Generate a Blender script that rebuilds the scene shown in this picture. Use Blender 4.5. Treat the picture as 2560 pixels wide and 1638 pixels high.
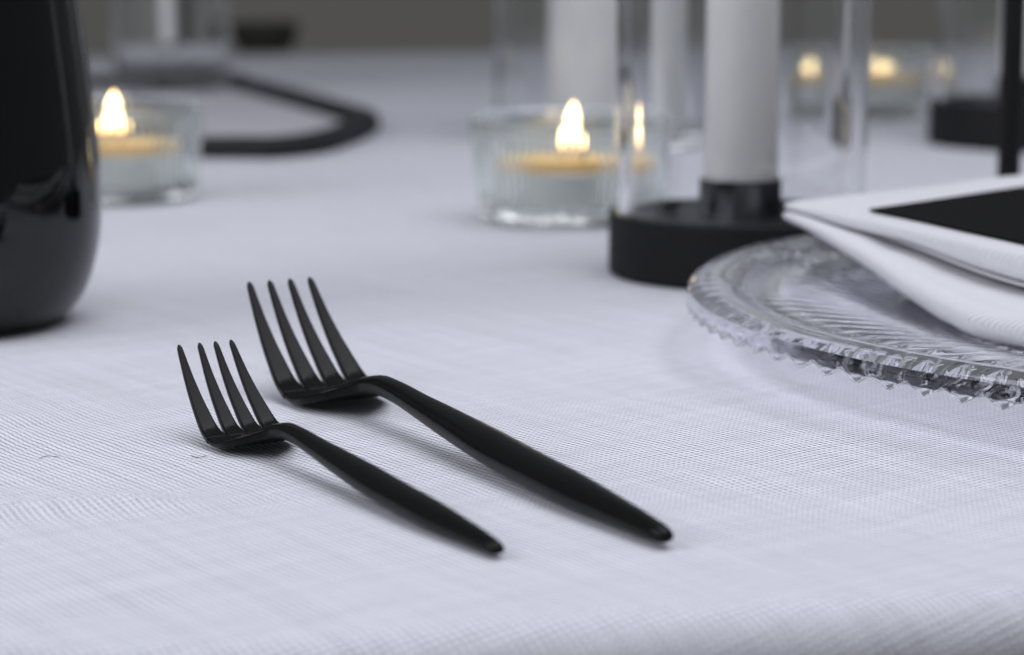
import bpy, math, random
from mathutils import Vector, noise
random.seed(7)
R = math.radians
U = 0.0011            # one working unit in metres (camera stands 100 units above the cloth)
H = 100.0
FPX = 5700.0          # focal length in pixels of the 2560 wide photograph
PITCH = math.atan(978 / FPX)
scene = bpy.context.scene
for o in list(bpy.data.objects):
    bpy.data.objects.remove(o)

# ------------------------------------------------------------------ camera
cd = bpy.data.cameras.new('camera')
cam = bpy.data.objects.new('camera', cd)
scene.collection.objects.link(cam)
cam.location = (0, 0, H * U)
cam.rotation_euler = (R(90) - PITCH, 0, 0)
cd.sensor_fit = 'HORIZONTAL'
cd.sensor_width = 36.0
cd.lens = 36.0 * FPX / 2560
cd.clip_start = 0.01
cd.clip_end = 100
cd.dof.use_dof = True
cd.dof.focus_distance = 456 * U
cd.dof.aperture_fstop = cd.lens / 6.6
cd.dof.aperture_blades = 0
scene.camera = cam

# ------------------------------------------------------------------ world and light
world = bpy.data.worlds.new('World')
scene.world = world
world.use_nodes = True
bg = world.node_tree.nodes['Background']
bg.inputs[0].default_value = (0.88, 0.92, 1.0, 1)
bg.inputs[1].default_value = 0.15

def area(name, loc, target, sx, sy, power, col):
    d = bpy.data.lights.new(name, 'AREA')
    d.shape = 'RECTANGLE'; d.size = sx; d.size_y = sy; d.energy = power; d.color = col
    o = bpy.data.objects.new(name, d)
    scene.collection.objects.link(o)
    o.location = loc
    o.rotation_euler = (Vector(target) - Vector(loc)).to_track_quat('-Z', 'Y').to_euler()
    return o
area('overhead_softbox', (0.22, 0.48, 1.06), (0.12, 0.48, 0), 1.35, 1.00, 13.2, (0.93, 0.935, 1.02))
area('left_fill_softbox', (-1.05, 0.22, 0.72), (0.06, 0.62, 0.05), 0.95, 0.70, 8.5, (0.93, 0.935, 1.02))  # fill lamp added on the left to brighten the candles

scene.view_settings.view_transform = 'Standard'
scene.view_settings.look = 'None'
scene.view_settings.exposure = -0.04
scene.view_settings.gamma = 1
scene.view_settings.use_curve_mapping = False
cy = scene.cycles
cy.use_denoising = True
cy.max_bounces = 36
cy.transmission_bounces = 32
cy.glossy_bounces = 24
cy.diffuse_bounces = 4
cy.transparent_max_bounces = 16
cy.sample_clamp_indirect = 6.0
cy.blur_glossy = 0.3

# ------------------------------------------------------------------ helpers
def P(x, y, z=0.0):
    """photo pixel + height above the cloth (units) -> point in units"""
    cx, cyy = x - 1280.0, 819.0 - y
    s, c = math.sin(PITCH), math.cos(PITCH)
    dx, dy, dz = cx, FPX * c + cyy * s, -FPX * s + cyy * c
    t = (z - H) / dz
    return Vector((dx * t, dy * t, z))

def link(o, parent=None):
    scene.collection.objects.link(o)
    if parent is not None:
        o.parent = parent
    return o

def mesh_obj(name, verts, faces, mat, parent=None, smooth=True, scale=U):
    me = bpy.data.meshes.new(name)
    me.from_pydata([(v[0] * scale, v[1] * scale, v[2] * scale) for v in verts], [], faces)
    me.update()
    if smooth:
        me.polygons.foreach_set('use_smooth', [True] * len(me.polygons))
    me.materials.append(mat)
    return link(bpy.data.objects.new(name, me), parent)

def tag(o, label=None, cat=None, group=None, kind=None):
    if label: o['label'] = label
    if cat: o['category'] = cat
    if group: o['group'] = group
    if kind: o['kind'] = kind
    return o

def thing(name, loc, label, cat, group=None, rz=0.0):
    o = bpy.data.objects.new(name, None)
    o.empty_display_size = 0.01
    o.location = (loc[0] * U, loc[1] * U, loc[2] * U)
    o.rotation_euler = (0, 0, rz)
    link(o)
    return tag(o, label, cat, group)

def support(prof):
    """rings close to both ends of every long straight run keep its shading flat"""
    out = [prof[0]]
    for a, b in zip(prof[:-1], prof[1:]):
        L = math.hypot(b[0] - a[0], b[1] - a[1])
        if L > 9:
            for f in (0.8 / L, 1 - 0.8 / L): out.append((a[0] + (b[0] - a[0]) * f, a[1] + (b[1] - a[1]) * f))
        out.append(b)
    return out

def lathe(prof, n=64, radial=None):
    """prof: list of (r, z); closed solid when first and last r are 0"""
    if radial is None: prof = support(prof)
    V, F, rings = [], [], []
    for k, (r, z) in enumerate(prof):
        if r < 1e-6:
            rings.append([len(V)]); V.append((0, 0, z)); continue
        ring = []
        for i in range(n):
            a = 2 * math.pi * i / n
            rr, zz = (r, z) if radial is None else radial(r, z, a, k, i)
            ring.append(len(V)); V.append((rr * math.cos(a), rr * math.sin(a), zz))
        rings.append(ring)
    for A, B in zip(rings[:-1], rings[1:]):
        if len(A) == 1 and len(B) == 1: continue
        for i in range(n):
            j = (i + 1) % n
            if len(A) == 1: F.append((A[0], B[j], B[i]))
            elif len(B) == 1: F.append((A[i], A[j], B[0]))
            else: F.append((A[i], A[j], B[j], B[i]))
    return V, F

def fix(o, sharp=None):
    """recalculate outward normals; optional sharp angle"""
    import bmesh
    bm = bmesh.new(); bm.from_mesh(o.data)
    bmesh.ops.recalc_face_normals(bm, faces=bm.faces)
    if sharp:
        for e in bm.edges:
            if len(e.link_faces) == 2 and e.calc_face_angle(0) > R(sharp): e.smooth = False
    if bm.calc_volume(signed=True) < 0:
        bmesh.ops.reverse_faces(bm, faces=bm.faces)
    bm.to_mesh(o.data); bm.free()
    return o

def sm(x):
    x = min(1, max(0, x)); return x * x * (3 - 2 * x)

def spline(xs, ys):
    """monotone-ish cubic through points"""
    n = len(xs)
    d = [(ys[i + 1] - ys[i]) / (xs[i + 1] - xs[i]) for i in range(n - 1)]
    m = [d[0]] + [0 if d[i - 1] * d[i] <= 0 else 2 * d[i - 1] * d[i] / (d[i - 1] + d[i]) for i in range(1, n - 1)] + [d[-1]]
    def f(x):
        x = min(max(x, xs[0]), xs[-1])
        i = 0
        while i < n - 2 and x > xs[i + 1]: i += 1
        h = xs[i + 1] - xs[i]; t = (x - xs[i]) / h
        return ((2*t**3 - 3*t*t + 1) * ys[i] + (t**3 - 2*t*t + t) * h * m[i]
                + (-2*t**3 + 3*t*t) * ys[i + 1] + (t**3 - t*t) * h * m[i + 1])
    return f

# ------------------------------------------------------------------ materials
class N:
    def __init__(self, name):
        self.m = bpy.data.materials.new(name); self.m.use_nodes = True
        self.t = self.m.node_tree; self.b = self.t.nodes['Principled BSDF']
    def n(self, kind, **kw):
        x = self.t.nodes.new(kind)
        for k, v in kw.items(): setattr(x, k, v)
        return x
    def l(self, a, b): self.t.links.new(a, b)
    def math(self, op, a, b=None, c=None):
        x = self.n('ShaderNodeMath', operation=op)
        for i, v in enumerate((a, b, c)):
            if v is None: continue
            if isinstance(v, (int, float)): x.inputs[i].default_value = v
            else: self.l(v, x.inputs[i])
        return x.outputs[0]
    def set(self, **kw):
        for k, v in kw.items():
            s = self.b.inputs[k.replace('_', ' ')]
            s.default_value = (*v, 1) if isinstance(v, tuple) else v
        return self

def noise_bump(M, scale, dist, strength=1.0, detail=3):
    tc = M.n('ShaderNodeTexCoord'); nz = M.n('ShaderNodeTexNoise')
    nz.inputs['Scale'].default_value = scale; nz.inputs['Detail'].default_value = detail
    M.l(tc.outputs['Object'], nz.inputs['Vector'])
    bp = M.n('ShaderNodeBump'); bp.inputs['Strength'].default_value = strength; bp.inputs['Distance'].default_value = dist
    M.l(nz.outputs['Fac'], bp.inputs['Height']); M.l(bp.outputs[0], M.b.inputs['Normal'])
    return nz

def rough_var(M, nz, lo, hi):
    mr = M.n('ShaderNodeMapRange'); mr.inputs['From Min'].default_value = .3; mr.inputs['From Max'].default_value = .7
    mr.inputs['To Min'].default_value = lo; mr.inputs['To Max'].default_value = hi
    M.l(nz.outputs['Fac'], mr.inputs['Value']); M.l(mr.outputs[0], M.b.inputs['Roughness'])

EDGE_ANG = R(14.5)
def cloth_mat(name, pitch_u, ang, col, twill=False, depth=0.35, strength=0.9, space='Object'):
    M = N(name)
    tc = M.n('ShaderNodeTexCoord'); mp = M.n('ShaderNodeMapping')
    mp.inputs['Rotation'].default_value = (0, 0, -ang)
    M.l(tc.outputs[space], mp.inputs['Vector'])
    # slight wander of the threads
    wz = M.n('ShaderNodeTexNoise'); wz.inputs['Scale'].default_value = 40 if not twill else 25; wz.inputs['Detail'].default_value = 2
    M.l(mp.outputs[0], wz.inputs['Vector'])
    sub = M.n('ShaderNodeVectorMath', operation='SUBTRACT'); M.l(wz.outputs['Color'], sub.inputs[0]); sub.inputs[1].default_value = (.5, .5, .5)
    sc = M.n('ShaderNodeVectorMath', operation='SCALE'); M.l(sub.outputs[0], sc.inputs[0]); sc.inputs['Scale'].default_value = 0.003 if not twill else 0.002
    ad = M.n('ShaderNodeVectorMath', operation='ADD'); M.l(mp.outputs[0], ad.inputs[0]); M.l(sc.outputs[0], ad.inputs[1])
    sp = M.n('ShaderNodeSeparateXYZ'); M.l(ad.outputs[0], sp.inputs[0])
    k = 1.0 / (pitch_u * U)
    u = M.math('MULTIPLY', sp.outputs[0], k); v = M.math('MULTIPLY', sp.outputs[1], k)
    if not twill:
        fu = M.math('FLOOR', u); fv = M.math('FLOOR', v)
        W = M.math('MULTIPLY', M.math('ABSOLUTE', M.math('SINE', M.math('MULTIPLY', u, math.pi))),
                   M.math('MULTIPLY_ADD', M.math('COSINE', M.math('MULTIPLY', M.math('ADD', M.math('ADD', v, fu), -0.5), math.pi)), .5, .5))
        Fh = M.math('MULTIPLY', M.math('ABSOLUTE', M.math('SINE', M.math('MULTIPLY', v, math.pi))),
                    M.math('MULTIPLY_ADD', M.math('COSINE', M.math('MULTIPLY', M.math('ADD', M.math('ADD', u, fv), 0.5), math.pi)), .5, .5))
        hgt = M.math('MAXIMUM', W, Fh)
    else:
        d = M.math('ADD', u, M.math('MULTIPLY', v, 0.55))
        hgt = M.math('MULTIPLY_ADD', M.math('SINE', M.math('MULTIPLY', d, 2 * math.pi)), .5, .5)
        hgt = M.math('ADD', hgt, M.math('MULTIPLY', M.math('SINE', M.math('MULTIPLY', v, 6.9)), .2))
    # uneven yarns: long stretched noise in both directions
    outs = []
    for sx, sy in ((1.0, 0.03), (0.03, 1.0)):
        mm = M.n('ShaderNodeMapping'); mm.inputs['Scale'].default_value = (sx, sy, 1)
        M.l(ad.outputs[0], mm.inputs['Vector'])
        nz = M.n('ShaderNodeTexNoise'); nz.inputs['Scale'].default_value = 0.55 * k; nz.inputs['Detail'].default_value = 1
        M.l(mm.outputs[0], nz.inputs['Vector']); outs.append(nz.outputs['Fac'])
    yarn = M.math('ADD', outs[0], outs[1])
    h2 = M.math('MULTIPLY', hgt, M.math('MULTIPLY_ADD', yarn, 0.4, 0.6))
    bp = M.n('ShaderNodeBump'); bp.inputs['Strength'].default_value = strength; bp.inputs['Distance'].default_value = depth * pitch_u * U
    M.l(h2, bp.inputs['Height']); M.l(bp.outputs[0], M.b.inputs['Normal'])
    mr = M.n('ShaderNodeMapRange'); mr.inputs['From Min'].default_value = .6; mr.inputs['From Max'].default_value = 1.4
    mr.inputs['To Min'].default_value = 0.97; mr.inputs['To Max'].default_value = 1.02
    M.l(yarn, mr.inputs['Value'])
    # shade in the gaps between the threads, painted into the base colour
    if not twill:
        gap_shade = M.n('ShaderNodeMapRange'); gap_shade.inputs['From Min'].default_value = 0.10; gap_shade.inputs['From Max'].default_value = 0.62
        gap_shade.inputs['To Min'].default_value = 0.12; gap_shade.inputs['To Max'].default_value = 1.0
        M.l(h2, gap_shade.inputs['Value'])
        val = M.math('MULTIPLY', mr.outputs[0], gap_shade.outputs[0])
    else:
        val = mr.outputs[0]
    mx = M.n('ShaderNodeVectorMath', operation='SCALE'); mx.inputs[0].default_value = col
    M.l(val, mx.inputs['Scale']); M.l(mx.outputs[0], M.b.inputs['Base Color'])
    M.set(Roughness=0.9, Specular_IOR_Level=0.15)
    M.b.inputs['Sheen Weight'].default_value = 0.12
    M.b.inputs['Sheen Roughness'].default_value = 0.5
    return M.m

m_cloth = cloth_mat('white_linen', 1.36, R(36) - EDGE_ANG, (0.79, 0.80, 0.86), depth=0.2, space='UV')
m_napkin = cloth_mat('white_twill', 0.80, R(20), (0.75, 0.755, 0.78), twill=True, depth=0.3, strength=1.0)

M = N('black_cutlery'); M.set(Base_Color=(0.006, 0.006, 0.0056), Metallic=0.0, Specular_IOR_Level=0.11)
rough_var(M, noise_bump(M, 900, 0.00002, 0.25), 0.17, 0.27); m_fork = M.m
M = N('black_metal'); M.set(Base_Color=(0.0115, 0.0115, 0.0125), Specular_IOR_Level=0.2)
rough_var(M, noise_bump(M, 500, 0.00004, 0.3), 0.55, 0.7); m_black = M.m
M = N('black_glass'); M.set(Base_Color=(0.0025, 0.0025, 0.0025), Roughness=0.03, IOR=1.5)
noise_bump(M, 22, 0.0006, 0.35, 1); m_blackglass = M.m
M = N('clear_glass'); M.set(Base_Color=(0.975, 0.98, 0.985), Roughness=0.0, IOR=1.5, Transmission_Weight=1.0)
m_glass = M.m
M = N('charger_glass'); M.set(Base_Color=(0.95, 0.952, 0.985), Roughness=0.01, IOR=1.42, Transmission_Weight=1.0)
m_charger = M.m
M = N('greenish_glass'); M.set(Base_Color=(0.93, 0.965, 0.94), Roughness=0.0, IOR=1.5, Transmission_Weight=1.0)
noise_bump(M, 45, 0.0008, 0.2, 1); m_green = M.m
M = N('candle_wax'); M.set(Base_Color=(0.93, 0.93, 0.88), Roughness=0.45, Subsurface_Weight=0.35, Subsurface_Scale=0.004)
M.b.inputs['Subsurface Radius'].default_value = (1.0, 0.9, 0.7)
nz = noise_bump(M, 120, 0.0004, 0.3)
m_wax = M.m
M = N('tealight_wax'); M.set(Base_Color=(0.88, 0.62, 0.28), Roughness=0.3, Subsurface_Weight=0.5, Subsurface_Scale=0.006)
M.b.inputs['Subsurface Radius'].default_value = (1.0, 0.55, 0.2)
m_twax = M.m
M = N('tealight_cup'); M.set(Base_Color=(0.72, 0.72, 0.70), Roughness=0.35, Metallic=0.4); noise_bump(M, 200, .0003, .3); m_cup = M.m
M = N('wick'); M.set(Base_Color=(0.03, 0.025, 0.02), Roughness=0.9); noise_bump(M, 900, .0003, .5); m_wick = M.m
M = N('card_black'); M.set(Base_Color=(0.006, 0.006, 0.006), Roughness=0.8, Specular_IOR_Level=0.08); noise_bump(M, 700, .00004, .3); m_card = M.m
M = N('tray_rim'); M.set(Base_Color=(0.026, 0.026, 0.027), Roughness=0.7, Specular_IOR_Level=0.2); noise_bump(M, 150, .0003, .3); m_rim = M.m
M = N('tray_pale'); M.set(Base_Color=(0.55, 0.55, 0.58), Roughness=0.5); noise_bump(M, 90, .0004, .3); m_tray = M.m
M = N('olive_ceramic'); M.set(Base_Color=(0.030, 0.029, 0.018), Roughness=0.6); noise_bump(M, 90, .0006, .5); m_olive = M.m
M = N('floor_stone'); M.set(Base_Color=(0.13, 0.125, 0.115), Roughness=0.85)
nz = noise_bump(M, 6, .01, .4)
cr = M.n('ShaderNodeValToRGB'); cr.color_ramp.elements[0].color = (0.50, 0.465, 0.40, 1); cr.color_ramp.elements[1].color = (0.66, 0.62, 0.54, 1)
M.l(nz.outputs['Fac'], cr.inputs[0]); M.l(cr.outputs[0], M.b.inputs['Base Color']); m_floor = M.m
M = N('fibre_red'); M.set(Base_Color=(0.10, 0.03, 0.035), Roughness=0.8); noise_bump(M, 900, .0002, .3); m_fred = M.m
M = N('fibre_grey'); M.set(Base_Color=(0.13, 0.14, 0.12), Roughness=0.8); noise_bump(M, 900, .0002, .3); m_fgrey = M.m

def flame_mat():
    m = bpy.data.materials.new('flame'); m.use_nodes = True; t = m.node_tree
    t.nodes.clear()
    out = t.nodes.new('ShaderNodeOutputMaterial'); em = t.nodes.new('ShaderNodeEmission')
    tc = t.nodes.new('ShaderNodeTexCoord'); sp = t.nodes.new('ShaderNodeSeparateXYZ'); cr = t.nodes.new('ShaderNodeValToRGB')
    mr = t.nodes.new('ShaderNodeMapRange'); mr.inputs['From Min'].default_value = 0; mr.inputs['From Max'].default_value = 20 * U
    t.links.new(tc.outputs['Object'], sp.inputs[0]); t.links.new(sp.outputs[2], mr.inputs['Value']); t.links.new(mr.outputs[0], cr.inputs[0])
    e = cr.color_ramp.elements
    e[0].position = 0.0; e[0].color = (1.0, 0.45, 0.10, 1)
    e[1].position = 1.0; e[1].color = (1.0, 0.62, 0.20, 1)
    x = e.new(0.22); x.color = (1.0, 0.74, 0.36, 1)
    x = e.new(0.6); x.color = (1.0, 0.80, 0.45, 1)
    t.links.new(cr.outputs[0], em.inputs[0]); em.inputs[1].default_value = 8.5
    t.links.new(em.outputs[0], out.inputs[0])
    return m
m_flame = flame_mat()

# ------------------------------------------------------------------ setting
fl = mesh_obj('floor', [(-9000, -3000, -690), (9000, -3000, -690), (9000, 45000, -690), (-9000, 45000, -690)], [(0, 1, 2, 3)], m_floor)
tag(fl, kind='structure')

E0 = P(1383, 1552, 0)                     # a point on the table edge
ca, sa = math.cos(EDGE_ANG), math.sin(EDGE_ANG)
def tbl(a, b, z=0.0):                     # a along the near edge, b inwards from the edge
    return (E0.x + ca * a - sa * b, E0.y + sa * a + ca * b, z)

FORK_LINES = [(P(1669, 1340).xy, P(745, 1000).xy), (P(1249, 1373).xy, P(553, 1085).xy)]
def wrinkle(x, y):
    p = Vector((x, y, 0))
    z = 0.8 * noise.noise(p / 60.0) + 1.5 * noise.noise(p / 170.0 + Vector((5, 3, 0)))
    # soft pressed creases running over the cloth
    t = (x * 0.45 + y * 0.9) + 6 * noise.noise(p / 60)
    z += 0.35 * math.exp(-((t - 395) / 5.0) ** 2) * max(0, noise.noise(p / 110 + Vector((9, 1, 0))) * 1.8)
    f = 1.0
    for A, B in FORK_LINES:
        ab = B - A; q = min(1, max(0, (Vector((x, y)) - A).dot(ab) / ab.length_squared))
        f = min(f, sm(((Vector((x, y)) - A - ab * q).length - 8) / 30))
    return z * (0.25 + 0.75 * f)

def lump(x, y):
    # the bowed soft fold left of the small fork
    z = 0.0
    c = P(330, 1262); r = 46.0
    d = math.hypot((x - (c.x + 6)) * 1.0, (y - (c.y - r)) * 1.0) - r
    if x < c.x + 18:
        z += 1.9 * math.exp(-(d / 5.5) ** 2) * min(1, max(0, (c.x + 18 - x) / 20))
    return z

def make_cloth():
    A0, A1, B1 = -1150, 1350, 1640
    RR = 9.0
    als = []
    a = A0
    while a < A1:
        als.append(a)
        near = min(1, max(0, (abs(a - 20) - 130) / 500))
        a += 3.2 + near * 26
    als.append(A1)
    # section across: from the floor up the drape, over the near edge, across the top, down behind
    sec = []
    for z in [-688, -600, -500, -400, -300, -220, -150, -100, -60, -36, -22]:
        sec.append(('d', z))
    for q in range(0, 13):
        th = math.pi / 2 * q / 12
        sec.append(('r', th))
    b = 1.5
    while b < B1 - RR - 10:
        sec.append(('t', b))
        b += 2.6 if b < 230 else (6 if b < 420 else 16)
    sec.append(('t', B1 - RR - 6))
    for q in range(0, 7):
        sec.append(('rb', math.pi / 2 * q / 6))
    for z in (-30, -80, -200, -400, -688):
        sec.append(('db', z))
    V, F, ST = [], [], []
    for (k, s) in sec:
        for a in als:
            ST.append((a, {'d': -RR * 1.57 + RR + s, 'r': -RR * (math.pi / 2 - s), 't': s, 'rb': s + B1, 'db': B1 - s}[k]))
            if k == 'd':
                f = min(1, (-s) / 500)
                off = -RR - f * (26 + 22 * math.sin(a / 38.0) + 14 * math.sin(a / 23 + 2))
                V.append(tbl(a, off + 0.0, s))
            elif k == 'r':
                bb, zz = -RR * math.cos(s), -RR + RR * math.sin(s)
                x, y, _ = tbl(a, bb)
                V.append((x, y, zz + (wrinkle(x, y) + lump(x, y)) * math.sin(s)))
            elif k == 't':
                x, y, _ = tbl(a, s)
                V.append((x, y, wrinkle(x, y) + lump(x, y) - 0.3))
            elif k == 'rb':
                x, y, _ = tbl(a, B1 + RR * math.sin(s))
                V.append((x, y, -0.3 - RR + RR * math.cos(s)))
            else:
                V.append(tbl(a, B1 + RR + 14 * math.sin(a / 40.0) * min(1, -s / 400) + 12, s))
    n = len(als)
    for i in range(len(sec) - 1):
        for j in range(n - 1):
            F.append((i * n + j, i * n + j + 1, (i + 1) * n + j + 1, (i + 1) * n + j))
    # the right and left drapes
    for col, sgn in ((0, -1), (n - 1, 1)):
        base = len(V); cols = [i for i, s in enumerate(sec) if s[0] in ('r', 't', 'rb')]
        for z in (-12, -100, -688):
            for i in cols:
                p = V[i * n + col]
                V.append((p[0] + sgn * ca * 10, p[1] + sgn * sa * 10, z))
        m = len(cols)
        for q in range(m - 1):
            F.append((cols[q] * n + col, cols[q + 1] * n + col, base + q + 1, base + q))
            for w in range(2):
                F.append((base + w * m + q, base + w * m + q + 1, base + (w + 1) * m + q + 1, base + (w + 1) * m + q))
    o = fix(mesh_obj('tablecloth', V, F, m_cloth))
    ST += [(v[0], v[1]) for v in V[len(ST):]]
    uv = o.data.uv_layers.new(name='UVMap')
    for lp in o.data.loops:
        q = ST[lp.vertex_index]
        uv.data[lp.index].uv = (q[0] * U, q[1] * U)
    return tag(o, 'white woven linen tablecloth spread over the long table', 'tablecloth')
make_cloth()

# ------------------------------------------------------------------ forks
def make_fork(name, tail_px, tip_px, z_tip, label, k, gaps=(-7.4, -2.5, 2.5, 7.4), prm=None):
    T = P(*tail_px, 2.0 * k); E = P(*tip_px, z_tip)
    d = Vector((E.x - T.x, E.y - T.y)); L = d.length
    ang = math.atan2(d.y, d.x)
    root = thing(name, (T.x, T.y, 0), label, 'fork', None, ang)
    kk = k
    zc = spline([0, .08, .20, .32, .44, .56, .625, .665, .705, .745, .785, .825, .865, .91, .955, 1.0],
                [1.8*kk, 2.4*kk, 3.1*kk, 4.0*kk, 5.4*kk, 7.0*kk, 7.9*kk, 8.1*kk, 7.2*kk, 5.0*kk, 2.7*kk, 1.35*kk, 2.9*kk, z_tip*.34, z_tip*.63, z_tip])
    hw = spline([0, .01, .03, .10, .22, .36, .48, .58, .65, .70, .735, .765, .80, .86],
                [1.2*kk, 1.8*kk, 2.1*kk, 3.0*kk, 4.1*kk, 4.2*kk, 3.5*kk, 2.7*kk, 2.4*kk, 2.9*kk, 5.4*kk, 8.4*kk, 10.5*kk, 11.1*kk])
    yo = lambda f: -0.8 * kk * sm((f - .68) / .12)
    ht = spline([0, .01, .03, .10, .22, .36, .48, .58, .66, .70, .74, .78, .82, .90, 1.0],
                [0.9*kk, 1.5*kk, 1.8*kk, 2.35*kk, 3.1*kk, 3.3*kk, 2.9*kk, 2.35*kk, 2.1*kk, 1.9*kk, 1.5*kk, 1.2*kk, 1.0*kk, .85*kk, .55*kk])
    expn = spline([0, .60, .70, .78, 1.0], [2.0, 2.1, 2.6, 5.0, 6.0])
    NS = 40
    def frame(f):
        e = 1e-3
        z0, z1 = zc(max(0, f - e)), zc(min(1, f + e))
        dx = (min(1, f + e) - max(0, f - e)) * L
        t = Vector((dx, 0, z1 - z0)).normalized()
        return Vector((f * L, 0, zc(f))), Vector((-t.z, 0, t.x))
    def ring(f, yc, w, t, ex, n=NS):
        c, nn = frame(f)
        out = []
        for i in range(n):
            a = 2 * math.pi * i / n
            ca_, sa_ = math.cos(a), math.sin(a)
            yy = math.copysign(abs(ca_) ** (2 / ex), ca_) * w
            tt = math.copysign(abs(sa_) ** (2 / ex), sa_) * t
            out.append(c + Vector((0, yc + yy, 0)) + nn * tt)
        return out
    # one body (handle + head) lofted, then split where the head begins so both share the same normals
    fr = [0, .002, .006, .012, .02, .03] + [.03 + .012 * i for i in range(1, 52)] + [.655 + .004 * i for i in range(1, 51)]
    fr = [f for f in fr if f <= .853]
    rings = [ring(f, yo(f), hw(f), ht(f) * (1 - .06 * sm((f - .835) / .012)), expn(f)) for f in fr]
    V = [p for r_ in rings for p in r_]; n = NS
    F = []; fi = []
    for i in range(len(rings) - 1):
        for j in range(n):
            q = (j + 1) % n
            F.append((i * n + j, (i + 1) * n + j, (i + 1) * n + q, i * n + q)); fi.append(fr[i])
    V.append(frame(0)[0] + Vector((-0.5 * kk, 0, 0))); cidx = len(V) - 1
    for j in range(n): F.append((cidx, j, (j + 1) % n)); fi.append(0)
    V.append(frame(fr[-1])[0]); cidx = len(V) - 1; b = (len(rings) - 1) * n
    for j in range(n): F.append((cidx, b + (j + 1) % n, b + j)); fi.append(1)
    whole = bpy.data.meshes.new('tmp'); whole.from_pydata(V, [], F); whole.update()
    whole.polygons.foreach_set('use_smooth', [True] * len(whole.polygons))
    vn = [v.normal.copy() for v in whole.vertices]
    ctr = whole.polygons[10 * n].center; 
    flip = (Vector((0, 0, 1)).dot(vn[20 * n + n // 4]) < 0)
    bpy.data.meshes.remove(whole)
    for nm, test in (('handle', lambda f: f < .70), ('head', lambda f: f >= .70)):
        idx = {}; VV = []; FF = []; NN = []
        for f_, face in zip(fi, F):
            if not test(f_): continue
            ff = []
            for v in (face[::-1] if flip else face):
                if v not in idx: idx[v] = len(VV); VV.append(V[v]); NN.append(-vn[v] if flip else vn[v])
                ff.append(idx[v])
            FF.append(ff)
        o = mesh_obj(nm, VV, FF, m_fork, root)
        o.data.normals_split_custom_set_from_vertices([tuple(x) for x in NN])
    # tines
    bounds = [-11.8, -6.2, -.8, 4.6, 10.2]
    for ti in range(4):
        l0, r0 = bounds[ti] * kk, bounds[ti + 1] * kk
        tipc = gaps[ti] * kk
        tw = 0.62 * kk
        fs = [.842 + (1.0 - .842) * (i / 46) for i in range(47)]
        rs = []
        for f in fs:
            g = (f - .85) / .15
            gg = max(0, g)
            slot = 0.42 * kk * min(1, gg / .2) ** 0.6          # half slot width near the root
            li, ri = l0, r0
            if ti > 0: li += slot
            if ti < 3: ri -= slot
            s_ = min(1, gg) ** 1.22
            lo = li * (1 - s_) + (tipc - tw) * s_
            hi = ri * (1 - s_) + (tipc + tw) * s_
            w = (hi - lo) / 2; yc = (hi + lo) / 2
            t = ht(min(1, f))
            tipd = (1.0 - f) * L
            if tipd < 1.1 * kk:
                q = math.sqrt(max(0.0, 1 - (1 - tipd / (1.1 * kk)) ** 2)); w *= .45 + .55 * q; t *= .45 + .55 * q
            rs.append(ring(min(f, 1.0), yc, w, t, 5.0 if g > .05 else 6.0, 28))
        VV = [p for r_ in rs for p in r_]; FF = []
        m = 28
        for i in range(len(rs) - 1):
            for j in range(m):
                q = (j + 1) % m
                FF.append((i * m + j, i * m + q, (i + 1) * m + q, (i + 1) * m + j))
        c0 = sum(rs[-1], Vector()) / m; VV.append(c0)
        for j in range(m): FF.append((len(VV) - 1, (len(rs) - 1) * m + j, (len(rs) - 1) * m + (j + 1) % m))
        c0 = sum(rs[0], Vector()) / m; VV.append(c0)
        for j in range(m): FF.append((len(VV) - 1, (j + 1) % m, j))
        fix(mesh_obj('tine', VV, FF, m_fork, root))
    return root

make_fork('dinner_fork', (1669, 1340), (698, 700), 23.0,
          'larger matte black fork, its tines rising nearer the glass plate', 1.0)
make_fork('dessert_fork', (1249, 1373), (512, 857), 17.6,
          'smaller matte black fork beside the larger one, with the shorter tines', 0.78,
          gaps=(-7.4, -2.9, 1.6, 7.4))

# ------------------------------------------------------------------ black tumbler
def tumbler():
    b = P(-140, 804, 0); 
    prof = [(0, 1.2), (20, 1.0), (24, 0.0), (28, .5), (32, 2.2), (35.5, 5.6), (38.0, 10), (40.2, 17), (41.5, 24), (42, 32), (41.9, 40), (41.3, 50),
            (40.3, 61), (39.2, 72), (37.9, 83), (36.5, 94), (35.2, 104), (34.4, 112), (33.8, 113.4), (33.0, 112), (34, 96), (37.6, 66), (39, 40), (37, 18), (30, 7), (0, 6)]
    # refine profile
    f_r = []
    pts = prof
    for i in range(len(pts) - 1):
        p0 = pts[max(i - 1, 0)]; p1 = pts[i]; p2 = pts[i + 1]; p3 = pts[min(i + 2, len(pts) - 1)]
        for s in range(4):
            t = s / 4
            c = [0.5 * ((2 * p1[q]) + (-p0[q] + p2[q]) * t + (2*p0[q] - 5*p1[q] + 4*p2[q] - p3[q]) * t*t + (-p0[q] + 3*p1[q] - 3*p2[q] + p3[q]) * t**3) for q in (0, 1)]
            f_r.append((max(0, c[0]) if i or s else 0, max(0, c[1])))
    f_r.append(pts[-1])
    V, F = lathe(f_r, 128)
    o = fix(mesh_obj('stemless_tumbler', V, F, m_blackglass))
    o.location = (b.x * U, b.y * U, -0.3 * U)
    tag(o, 'glossy black rounded stemless glass standing on the cloth by the forks', 'glass')
tumbler()

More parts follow.
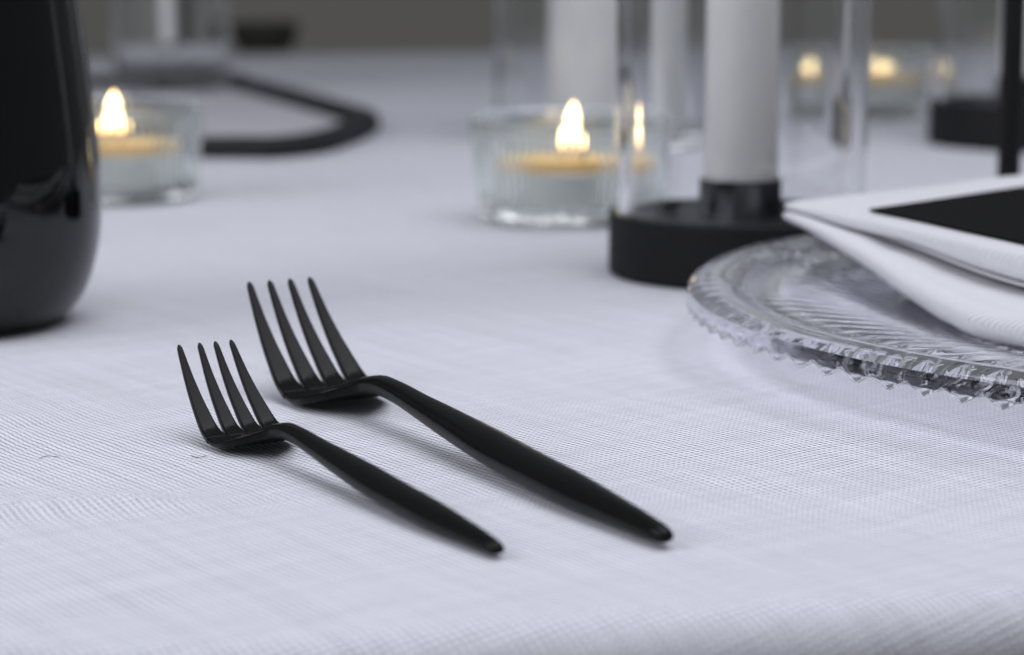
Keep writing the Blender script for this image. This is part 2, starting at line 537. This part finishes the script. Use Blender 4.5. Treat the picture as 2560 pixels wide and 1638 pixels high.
# ------------------------------------------------------------------ tealights
RIBS = 64
rib_k = [1.0]
def ribbed_cup():
    def rad(r, z, a, k, i):
        amp = {13: .20, 14: .26, 15: .2}.get(k, 0) * rib_k[0]
        if amp:
            return r + amp * math.cos(RIBS * a), z
        return r, z
    prof = [(0, .9), (22, 0.0), (27.6, .5), (29.6, 3.0), (30.0, 8), (30.6, 14), (32.2, 32.5), (32.3, 33.5), (32.6, 36), (32.8, 37.6), (31.8, 38.3),
            (30.4, 37.0), (30.1, 33.5), (30.0, 32.5), (28.2, 14), (27.4, 8.0), (25.0, 6.4), (0, 6.0)]
    return lathe(prof, RIBS * 6, rad)
VC, FC = ribbed_cup()
cup_src = None
def tealight(px, py, glab, clab, flame_off=(0, 0), fr=0.0, fs=(1.0, 1.0), deep=False):
    global cup_src
    b = P(px, py, 0)
    if deep:
        rib_k[0] = 2.6
        V, F = ribbed_cup()
        o = fix(mesh_obj('tealight_glass', V, F, m_green), 40)
    elif cup_src is None:
        cup_src = fix(mesh_obj('tealight_glass', VC, FC, m_green), 24); o = cup_src
    else:
        o = cup_src.copy(); scene.collection.objects.link(o)
    o.location = (b.x * U, b.y * U, -0.3 * U)
    o.rotation_euler = (0, 0, fr)
    tag(o, glab, 'candle holder', 'ribbed tealight glasses')
    c = thing('tealight_candle', (b.x, b.y, 5.5), clab, 'candle', 'lit tealight candles')
    V, F = lathe([(0, 0), (18.6, 0), (19.4, .6), (19.6, 12.2), (20.0, 12.6), (19.7, 12.9), (19.3, 12.4), (19.0, 1.0), (0, .8)], 72)
    fix(mesh_obj('cup', V, F, m_cup, c), 30)
    V, F = lathe([(0, 1.0), (18.9, 1.2), (19.2, 17.0), (18.0, 16.6), (10, 15.9), (4, 15.5), (0, 15.4)], 72)
    fix(mesh_obj('wax', V, F, m_twax, c), 30)
    fx, fy = flame_off
    V, F = lathe([(0, 15.0), (.6, 15.1), (.6, 18.5), (.45, 21), (0, 21.3)], 12)
    w = fix(mesh_obj('wick', V, F, m_wick, c)); w.location = (fx * U, fy * U, 0)
    fp = [(0, 0), (1.2, .4), (2.3, 1.9), (3.1, 4.2), (3.4, 6.4), (3.2, 9.0), (2.6, 11.8), (1.7, 14.6), (.8, 16.8), (0, 18.0)]
    V, F = lathe(fp, 32)
    V = [(v[0] + 0.0025 * v[2] ** 2, v[1], v[2]) for v in V]
    f = fix(mesh_obj('flame', V, F, m_flame, c)); f.location = (fx * U, fy * U, 20.2 * U); f.scale = (fs[0], fs[0], fs[1])
    return o
tealight(303, 500, 'ribbed glass tealight cup half hidden behind the black stemless glass',
         'lit tealight candle in the glass cup behind the black stemless glass', (-2.2, -1), .02, (1.0, .90))
tealight(1404, 551, 'ribbed glass tealight cup beside the round black candle holder',
         'lit tealight candle in the glass cup beside the round black candle holder', (3.4, 0), .05, (.90, .93))
tealight(2182, 290, 'ribbed glass tealight cup seen through the glass chimney, by the far black holder',
         'lit tealight candle seen through the glass chimney, by the far black holder', (-3, 0), .03, (1.5, .24), True)

# ------------------------------------------------------------------ round black holders with chimney and taper
def holder(cx, cyy, k, hlab, glab, tlab, cheight, clen):
    h = thing('candle_holder', (cx, cyy, -0.3), hlab, 'candle holder', 'round black candle holders')
    prof = [(0, 0), (38.6, 0), (39.6, .5), (40.1, 1.2), (40.1, 18.2), (39.7, 18.8), (39.1, 18.9), (38.7, 18.6), (38.6, 17.8), (38.2, 17.4), (0, 17.3)]
    V, F = lathe([(r * k, z * k) for r, z in prof], 128)
    fix(mesh_obj('dish', V, F, m_black, h), 40)
    prof = [(0, 16.8), (12.5, 16.8), (12.5, 17.0), (12.5, 28.6), (12.2, 29.1), (11.6, 29.1), (11.4, 28.6), (11.4, 20), (0, 20)]
    V, F = lathe([(r * k, z * k) for r, z in prof], 72)
    fix(mesh_obj('socket', V, F, m_black, h), 40)
    Rg = 38.2 * k
    V, F = lathe([(Rg - 3.1, 17.25 * k), (Rg - .4, 17.25 * k), (Rg, 18), (Rg, cheight - .8), (Rg - .8, cheight), (Rg - 2.6, cheight), (Rg - 3.4, cheight - .8), (Rg - 3.4, 18.2), (Rg - 3.1, 17.25 * k)], 160)
    # weld the last ring on to the first
    n = 160; last = len(V) - n
    F = [tuple((v - last) if v >= last else v for v in f) for f in F]; V = V[:last]
    g = fix(mesh_obj('glass_chimney', V, F, m_glass), 20); g.location = (cx * U, cyy * U, -0.3 * U)
    tag(g, glab, 'glass chimney', 'glass chimneys')
    t = thing('taper_candle', (cx, cyy, 19.6 * k), tlab, 'candle', 'white candles')
    prof = [(0, 0), (11.2, 0), (11.3, .4), (11.25, 10), (11.0, 60), (10.4, 130), (9.8, clen - 8), (8.2, clen - 3), (4, clen), (0, clen + .3)]
    V, F = lathe([(r * k, z) for r, z in prof], 64)
    fix(mesh_obj('candle_body', V, F, m_wax, t), 35)
    V, F = lathe([(0, clen - 1), (.7, clen - 1), (.6, clen + 8), (0, clen + 8.4)], 10)
    fix(mesh_obj('wick', V, F, m_wick, t))
hc = P(1847, 678, 0)
holder(hc.x, hc.y, 0.985, 'round black metal candle holder touching the near glass chimney, just behind the ribbed plate',
       'clear glass chimney standing in the black holder just behind the ribbed plate',
       'white taper candle inside the glass chimney just behind the ribbed plate', 150, 190)
hc2 = P(2560, 360, 0)
holder(hc2.x, hc2.y, 1.16, 'far round black candle holder beyond the slim black candlestick',
       'clear glass chimney in the far black holder beyond the slim candlestick',
       'white taper candle in the far black holder beyond the slim candlestick', 150, 190)

# ------------------------------------------------------------------ slim candlestick behind the napkin
cs = P(2516, 585, 0)
c = thing('candlestick', (cs.x, cs.y, -0.3), 'slim black metal candlestick standing behind the folded napkin', 'candlestick')
V, F = lathe([(0, 0), (29, 0), (30, .6), (30, 2.4), (29, 3.2), (8, 4.0), (5.2, 6), (0, 6)], 96)
fix(mesh_obj('base', V, F, m_black, c), 40)
V, F = lathe([(0, 4), (5.0, 4.5), (4.3, 9), (3.9, 20), (3.75, 60), (3.5, 120), (3.4, 196), (0, 196)], 40)
fix(mesh_obj('stem', V, F, m_black, c), 60)
V, F = lathe([(0, 194), (4, 194), (10.5, 198), (12.5, 199), (12.5, 216), (11.2, 216), (11.2, 201), (0, 201)], 48)
fix(mesh_obj('socket', V, F, m_black, c), 50)

# ------------------------------------------------------------------ hurricane glass with pillar candle
hu = P(1496, 352, 0)
V, F = lathe([(0, 0), (50, 0), (51.6, .8), (52, 3), (52, 160), (51, 161), (49.2, 160), (49, 8), (47, 6.2), (0, 6)], 128)
o = fix(mesh_obj('hurricane_glass', V, F, m_glass), 25); o.location = (hu.x * U, hu.y * U, -0.3 * U)
tag(o, 'wide clear hurricane glass holding a thick pillar candle, behind the tealight', 'glass')
t = thing('pillar_candle', (hu.x + 1, hu.y, 5.6), 'thick white pillar candle inside the wide hurricane glass', 'candle')
V, F = lathe([(0, 0), (25, 0), (26, 1), (26, 126), (25, 128), (18, 127), (0, 125)], 64)
fix(mesh_obj('candle_body', V, F, m_wax, t), 35)
V, F = lathe([(0, 124), (.8, 124), (.7, 134), (0, 134.4)], 10)
fix(mesh_obj('wick', V, F, m_wick, t))

# ------------------------------------------------------------------ black rimmed tray with tumbler and thin candles
def catmull(pts, n=10):
    out = []
    m = len(pts)
    for i in range(m):
        p0, p1, p2, p3 = (Vector(pts[(i + d) % m]) for d in (-1, 0, 1, 2))
        for s in range(n):
            t = s / n
            out.append(0.5 * ((2*p1) + (-p0 + p2)*t + (2*p0 - 5*p1 + 4*p2 - p3)*t*t + (-p0 + 3*p1 - 3*p2 + p3)*t**3))
    return out
loop_px = [(930, 303), (918, 322), (880, 340), (800, 362), (680, 374), (560, 374)]
pts = [tuple(P(x, y, 3).xy) for x, y in loop_px]
pts += [(-260, 1040), (-420, 1075), (-540, 1170), (-570, 1290), (-530, 1420), (-420, 1500), (-300, 1522)]
pts += [tuple(P(x, y, 3).xy) for x, y in [(560, 203), (625, 216), (760, 252), (860, 280)]]
loop = catmull(pts)
cen = sum((Vector(p) for p in loop), Vector((0, 0))) / len(loop)
tr = thing('serving_tray', (cen.x, cen.y, 0), 'large pale tray with a thick black rim under the clear tumbler', 'tray')
m = len(loop); V, F = [], []
prof = [(0, 0), (2.5, -.2), (3.4, 2), (3.2, 6.4), (1.5, 8.4), (-8, 8.6), (-12.0, 7.4), (-14.0, 4.0), (-13.5, .6)]
for i, p in enumerate(loop):
    tg = (loop[(i + 1) % m] - loop[i - 1]).normalized(); nn = Vector((tg.y, -tg.x))
    if nn.dot(p - cen) < 0: nn = -nn
    for (o_, z) in prof:
        q = p + nn * o_ - cen
        V.append((q.x, q.y, z))
k = len(prof)
for i in range(m):
    for j in range(k):
        a, b = i * k + j, i * k + (j + 1) % k
        c_, d_ = ((i + 1) % m) * k + (j + 1) % k, ((i + 1) % m) * k + j
        F.append((a, b, c_, d_))
fix(mesh_obj('rim', V, F, m_rim, tr))
V = [(0, 0, 2.0)]; F = []
for i, p in enumerate(loop):
    q = (p - cen) * 0.985
    V.append((q.x, q.y, 2.0))
for i in range(m): F.append((0, 1 + i, 1 + (i + 1) % m))
V += [(v[0], v[1], 0.2) for v in V]
nb = m + 1
F += [(nb, nb + 1 + (i + 1) % m, nb + 1 + i) for i in range(m)]
F += [(1 + i, nb + 1 + i, nb + 1 + (i + 1) % m, 1 + (i + 1) % m) for i in range(m)]
fix(mesh_obj('tray_floor', V, F, m_tray, tr), 40)

gt = P(431, 222, 2)
V, F = lathe([(0, 2.0), (34, 2), (36, 3), (36.5, 5), (38, 30), (40.5, 60), (44, 95), (43, 96), (42.2, 95), (38.6, 60), (36.2, 30), (34.0, 14.5), (30, 12), (0, 11.5)], 96)
o = fix(mesh_obj('tumbler_glass', V, F, m_glass)); o.location = (gt.x * U, gt.y * U, 0)
tag(o, 'clear thick-based tumbler standing on the black rimmed tray', 'glass')

def thin_candle(x, y, r, mat, lab):
    b = P(x, y, 0)
    t = thing('thin_candle', (b.x, b.y, -0.3), lab, 'candle')
    V, F = lathe([(0, 0), (13, 0), (13.6, 1), (13, 3), (r + 2.5, 4.5), (r + 1.6, 12), (r + .3, 12), (0, 12)], 40)
    fix(mesh_obj('stand', V, F, m_black, t), 50)
    V, F = lathe([(0, 10), (r, 10), (r, 60), (r * .9, 150), (r * .6, 158), (0, 160)], 32)
    fix(mesh_obj('candle_body', V, F, mat, t))
    V, F = lathe([(0, 158), (.6, 158), (.5, 166), (0, 166.4)], 8)
    fix(mesh_obj('wick', V, F, m_wick, t))
thin_candle(418, 168, 6.5, m_wax, 'thin white candle seen through the clear tumbler')
thin_candle(478, 150, 6.5, m_black, 'thin black candle seen through the clear tumbler')

# dark olive dish on the far side of the table
b = P(662, 128, 0)
V, F = lathe([(0, 0), (22, 0), (24, 1), (29, 14), (30, 25), (29, 26), (27.5, 25), (24, 9), (12, 5), (0, 4.6)], 64)
o = fix(mesh_obj('small_bowl', V, F, m_olive)); o.location = (b.x * U, b.y * U, -0.3 * U)
tag(o, 'small dark olive bowl on the far cloth beyond the tray', 'bowl')

# ------------------------------------------------------------------ ribbed glass charger
PC = Vector((194.5, 541)); PR = 152.0; NRIB = 104
RIBAMP = 2.4
RIBF = lambda x: 1 - abs(math.cos(x))
def charger():
    SEG = NRIB * 8
    q = PR / 148.0
    top = [(0, 7.8), (30, 7.8), (50, 7.8), (68, 8.0), (84, 9.2), (100, 11.0), (114, 12.8), (126, 14.0), (134, 14.6), (134.6, 14.65), (136, 14.9), (137.4, 15.4), (139.4, 15.9), (142, 16.1), (144.6, 15.9), (146.6, 15.3), (147.8, 14.3), (148, 13.2), (148, 11.4)]
    bot = [(147.9, 10.9), (146.4, 10.8), (144.4, 10.6), (141, 10.4), (136, 10.3), (131, 10.1), (122, 9.4), (110, 8.1), (98, 6.6), (90, 5.2), (86, 1.4), (84.5, .1), (81, .0), (79, .6), (77, 3.6), (72, 4.6), (40, 4.7), (14, 4.7), (0, 4.7)]
    prof = [(r * q, z + 1.3 * sm((r - 86) / 40)) for r, z in top + bot]; nt = len(top)
    def rad(r, z, a, k, i):
        if k < nt:
            if 20 < r < 134.3 * q:
                return r, z - RIBAMP * sm((r - 20) / 70) * RIBF(a * NRIB / 2)
            return r, z
        ph = (a * NRIB / (2 * math.pi)) % 1.0
        tri = abs(ph * 2 - 1)                       # 0..1
        if r < 10: return r, z
        if k <= nt + 1: return r, z + 1.0 - 2.6 * tri
        return r, z
    V, F = lathe(prof, SEG, rad)
    o = fix(mesh_obj('glass_charger_plate', V, F, m_charger), 38)
    o.location = (PC.x * U, PC.y * U, 0.0)
    tag(o, 'clear ribbed glass charger plate under the folded napkin', 'plate')
charger()

# ------------------------------------------------------------------ folded napkin and card
C0 = P(1938, 546, 26); 
ud = Vector((math.cos(R(37)), math.sin(R(37)))); vd = Vector((math.cos(R(-61)), math.sin(R(-61))))
UL, VL = 150.0, 172.0
sgrid = [0, .12, .3, .6, 1.0, 1.5, 2.1, 2.8, 3.6, 4.6, 5.8, 7.2, 9, 11.5, 15] + [15 + 9 * i for i in range(1, 15)] + [UL - 3, UL - 1.2, UL - .3, UL]
tgrid = [0, .15, .4, .8, 1.3, 2, 3, 4.5, 6.5] + [6.5 + 5 * i for i in range(1, 32)] + [VL - 3, VL - 1.2, VL - .3, VL]
def slab(name, zlo, zhi, u_in, parent):
    """u_in: offset of the folded edge along u as a function of v"""
    V, F = [], []
    nu, nv = len(sgrid), len(tgrid)
    for side in (1, -1):
        for s in sgrid:
            for t in tgrid:
                off = u_in(t)
                lo, hi = zlo(s, t), zhi(s, t)
                half = (hi - lo) / 2; mid = (hi + lo) / 2
                ru = max(1.0, half * (.45 if name == 'upper_fold' else 1.2))
                e1 = min(1, s / ru); e2 = min(1, t / 2.6, (VL - t) / 2.0, (UL - s) / 2.0)
                e = math.sqrt(max(0, 1 - (1 - e1) ** 2)) * math.sqrt(max(0, 1 - (1 - e2) ** 2))
                corner = 2.2 * max(0, 1 - s / 6) * max(0, 1 - t / 9)
                p = C0.xy + ud * (s + off + corner * .3) + vd * (t + corner)
                seed = {'upper_fold': 1.7, 'inner_fold': 6.1, 'lower_fold': 11.3}[name]
                w = 0.45 * noise.noise(Vector((s / 24, t / 30, seed))) * min(1, s / 10)
                # soft puckers running in from the folded edge
                w += (0.55 if name == 'lower_fold' else 0.16) * noise.noise(Vector((s / 26 + t / 60, t / 8.5, seed + 3))) * min(1, (s + 1.5) / 6) * min(1, t / 12)
                p = p + ud * (0.9 if name == 'lower_fold' else .25) * noise.noise(Vector((s / 20, t / 13, seed + 8))) * min(1, t / 15)
                V.append((p.x, p.y, mid + side * half * e + w))
    for q in (0, 1):
        b = q * nu * nv
        for i in range(nu - 1):
            for j in range(nv - 1):
                f = (b + i * nv + j, b + (i + 1) * nv + j, b + (i + 1) * nv + j + 1, b + i * nv + j + 1)
                F.append(f if q == 0 else f[::-1])
    o = mesh_obj(name, V, F, m_napkin, parent)
    import bmesh
    bm = bmesh.new(); bm.from_mesh(o.data)
    bmesh.ops.remove_doubles(bm, verts=bm.verts, dist=1e-6)
    bmesh.ops.recalc_face_normals(bm, faces=bm.faces)
    bm.to_mesh(o.data); bm.free()
    return o
def sm(x): x = min(1, max(0, x)); return x * x * (3 - 2 * x)
ztop = lambda s, t: 30.4 - 2.4 * sm(t / 110) + 1.2 * sm(s / 90)
zmid = lambda s, t: 28.2 - 10.4 * sm(t / 100)
zbot = lambda s, t: 26.0 - 16.0 * sm((t + 6) / 105)
nk = thing('folded_napkin', (0, 0, 0), 'white cotton napkin folded thick on the ribbed glass plate', 'napkin')
zgap = lambda s, t: zmid(s, t) + .3 + 3.2 * sm((t - 22) / 40) * (1 - .75 * sm(s / 30))
slab('upper_fold', zgap, ztop, lambda t: 0.6 + 1.2 * sm(t / 60), nk)
slab('inner_fold', lambda s, t: zmid(s, t) + .12 + .38 * (zgap(s, t) - zmid(s, t)), lambda s, t: zmid(s, t) + .78 * (zgap(s, t) - zmid(s, t)), lambda t: 2.0 + 2.4 * sm(t / 60), nk)
slab('lower_fold', zbot, zmid, lambda t: -17.0 * min(1, t / 95) ** 1.35, nk)

K = P(2172, 522, 30.9)
def card():
    a = Vector((math.cos(R(41)), math.sin(R(41)))); b = Vector((math.cos(R(-61)), math.sin(R(-61))))
    V = []; nx, ny = 8, 24
    for z in (0, .55):
        for i in range(nx + 1):
            for j in range(ny + 1):
                u, v = 105 * i / nx, 125 * j / ny
                p = K.xy + a * u + b * v
                d = p - C0.xy
                # height of the napkin below
                det = ud.x * vd.y - ud.y * vd.x
                s = (d.x * vd.y - d.y * vd.x) / det; t = (ud.x * d.y - ud.y * d.x) / det
                V.append((p.x, p.y, ztop(s, t) + .35 + z))
    F = []
    n = (nx + 1) * (ny + 1)
    idx = lambda q, i, j: q * n + i * (ny + 1) + j
    for i in range(nx):
        for j in range(ny):
            F.append((idx(1, i, j), idx(1, i + 1, j), idx(1, i + 1, j + 1), idx(1, i, j + 1)))
            F.append((idx(0, i, j), idx(0, i, j + 1), idx(0, i + 1, j + 1), idx(0, i + 1, j)))
    for i in range(nx):
        F.append((idx(0, i, 0), idx(0, i + 1, 0), idx(1, i + 1, 0), idx(1, i, 0)))
        F.append((idx(0, i, ny), idx(1, i, ny), idx(1, i + 1, ny), idx(0, i + 1, ny)))
    for j in range(ny):
        F.append((idx(0, 0, j), idx(1, 0, j), idx(1, 0, j + 1), idx(0, 0, j + 1)))
        F.append((idx(0, nx, j), idx(0, nx, j + 1), idx(1, nx, j + 1), idx(1, nx, j)))
    o = fix(mesh_obj('menu_card', V, F, m_card), 40)
    tag(o, 'plain black card lying on the folded white napkin', 'card')
card()

# ------------------------------------------------------------------ lint on the cloth
def fibre(pxs, r, mat, lab):
    pts = [P(x, y, 0.0) for x, y in pxs]
    pts = [Vector((p.x, p.y, wrinkle(p.x, p.y) + lump(p.x, p.y) - .3 + .2)) for p in pts]
    fine = []
    for i in range(len(pts) - 1):
        for s in range(5): fine.append(pts[i].lerp(pts[i + 1], s / 5))
    fine.append(pts[-1])
    V, F = [], []
    for i, p in enumerate(fine):
        t = (fine[min(i + 1, len(fine) - 1)] - fine[max(i - 1, 0)]).normalized()
        a = t.cross(Vector((0, 0, 1))).normalized(); b = a.cross(t)
        for j in range(6):
            q = p + (a * math.cos(j * math.pi / 3) + b * math.sin(j * math.pi / 3)) * r
            V.append(q)
    for i in range(len(fine) - 1):
        for j in range(6):
            F.append((i * 6 + j, i * 6 + (j + 1) % 6, (i + 1) * 6 + (j + 1) % 6, (i + 1) * 6 + j))
    o = fix(mesh_obj('lint_fibre', V, F, mat)); tag(o, lab, 'fibre', 'lint on the cloth')
fibre([(478, 1135), (488, 1139), (499, 1140), (508, 1138), (517, 1136)], .06, m_fred, 'tiny reddish fibre on the cloth in front of the smaller fork')
fibre([(98, 1133), (106, 1128), (118, 1126), (132, 1127), (148, 1129)], .05, m_fgrey, 'tiny grey curved hair on the cloth away from the forks')
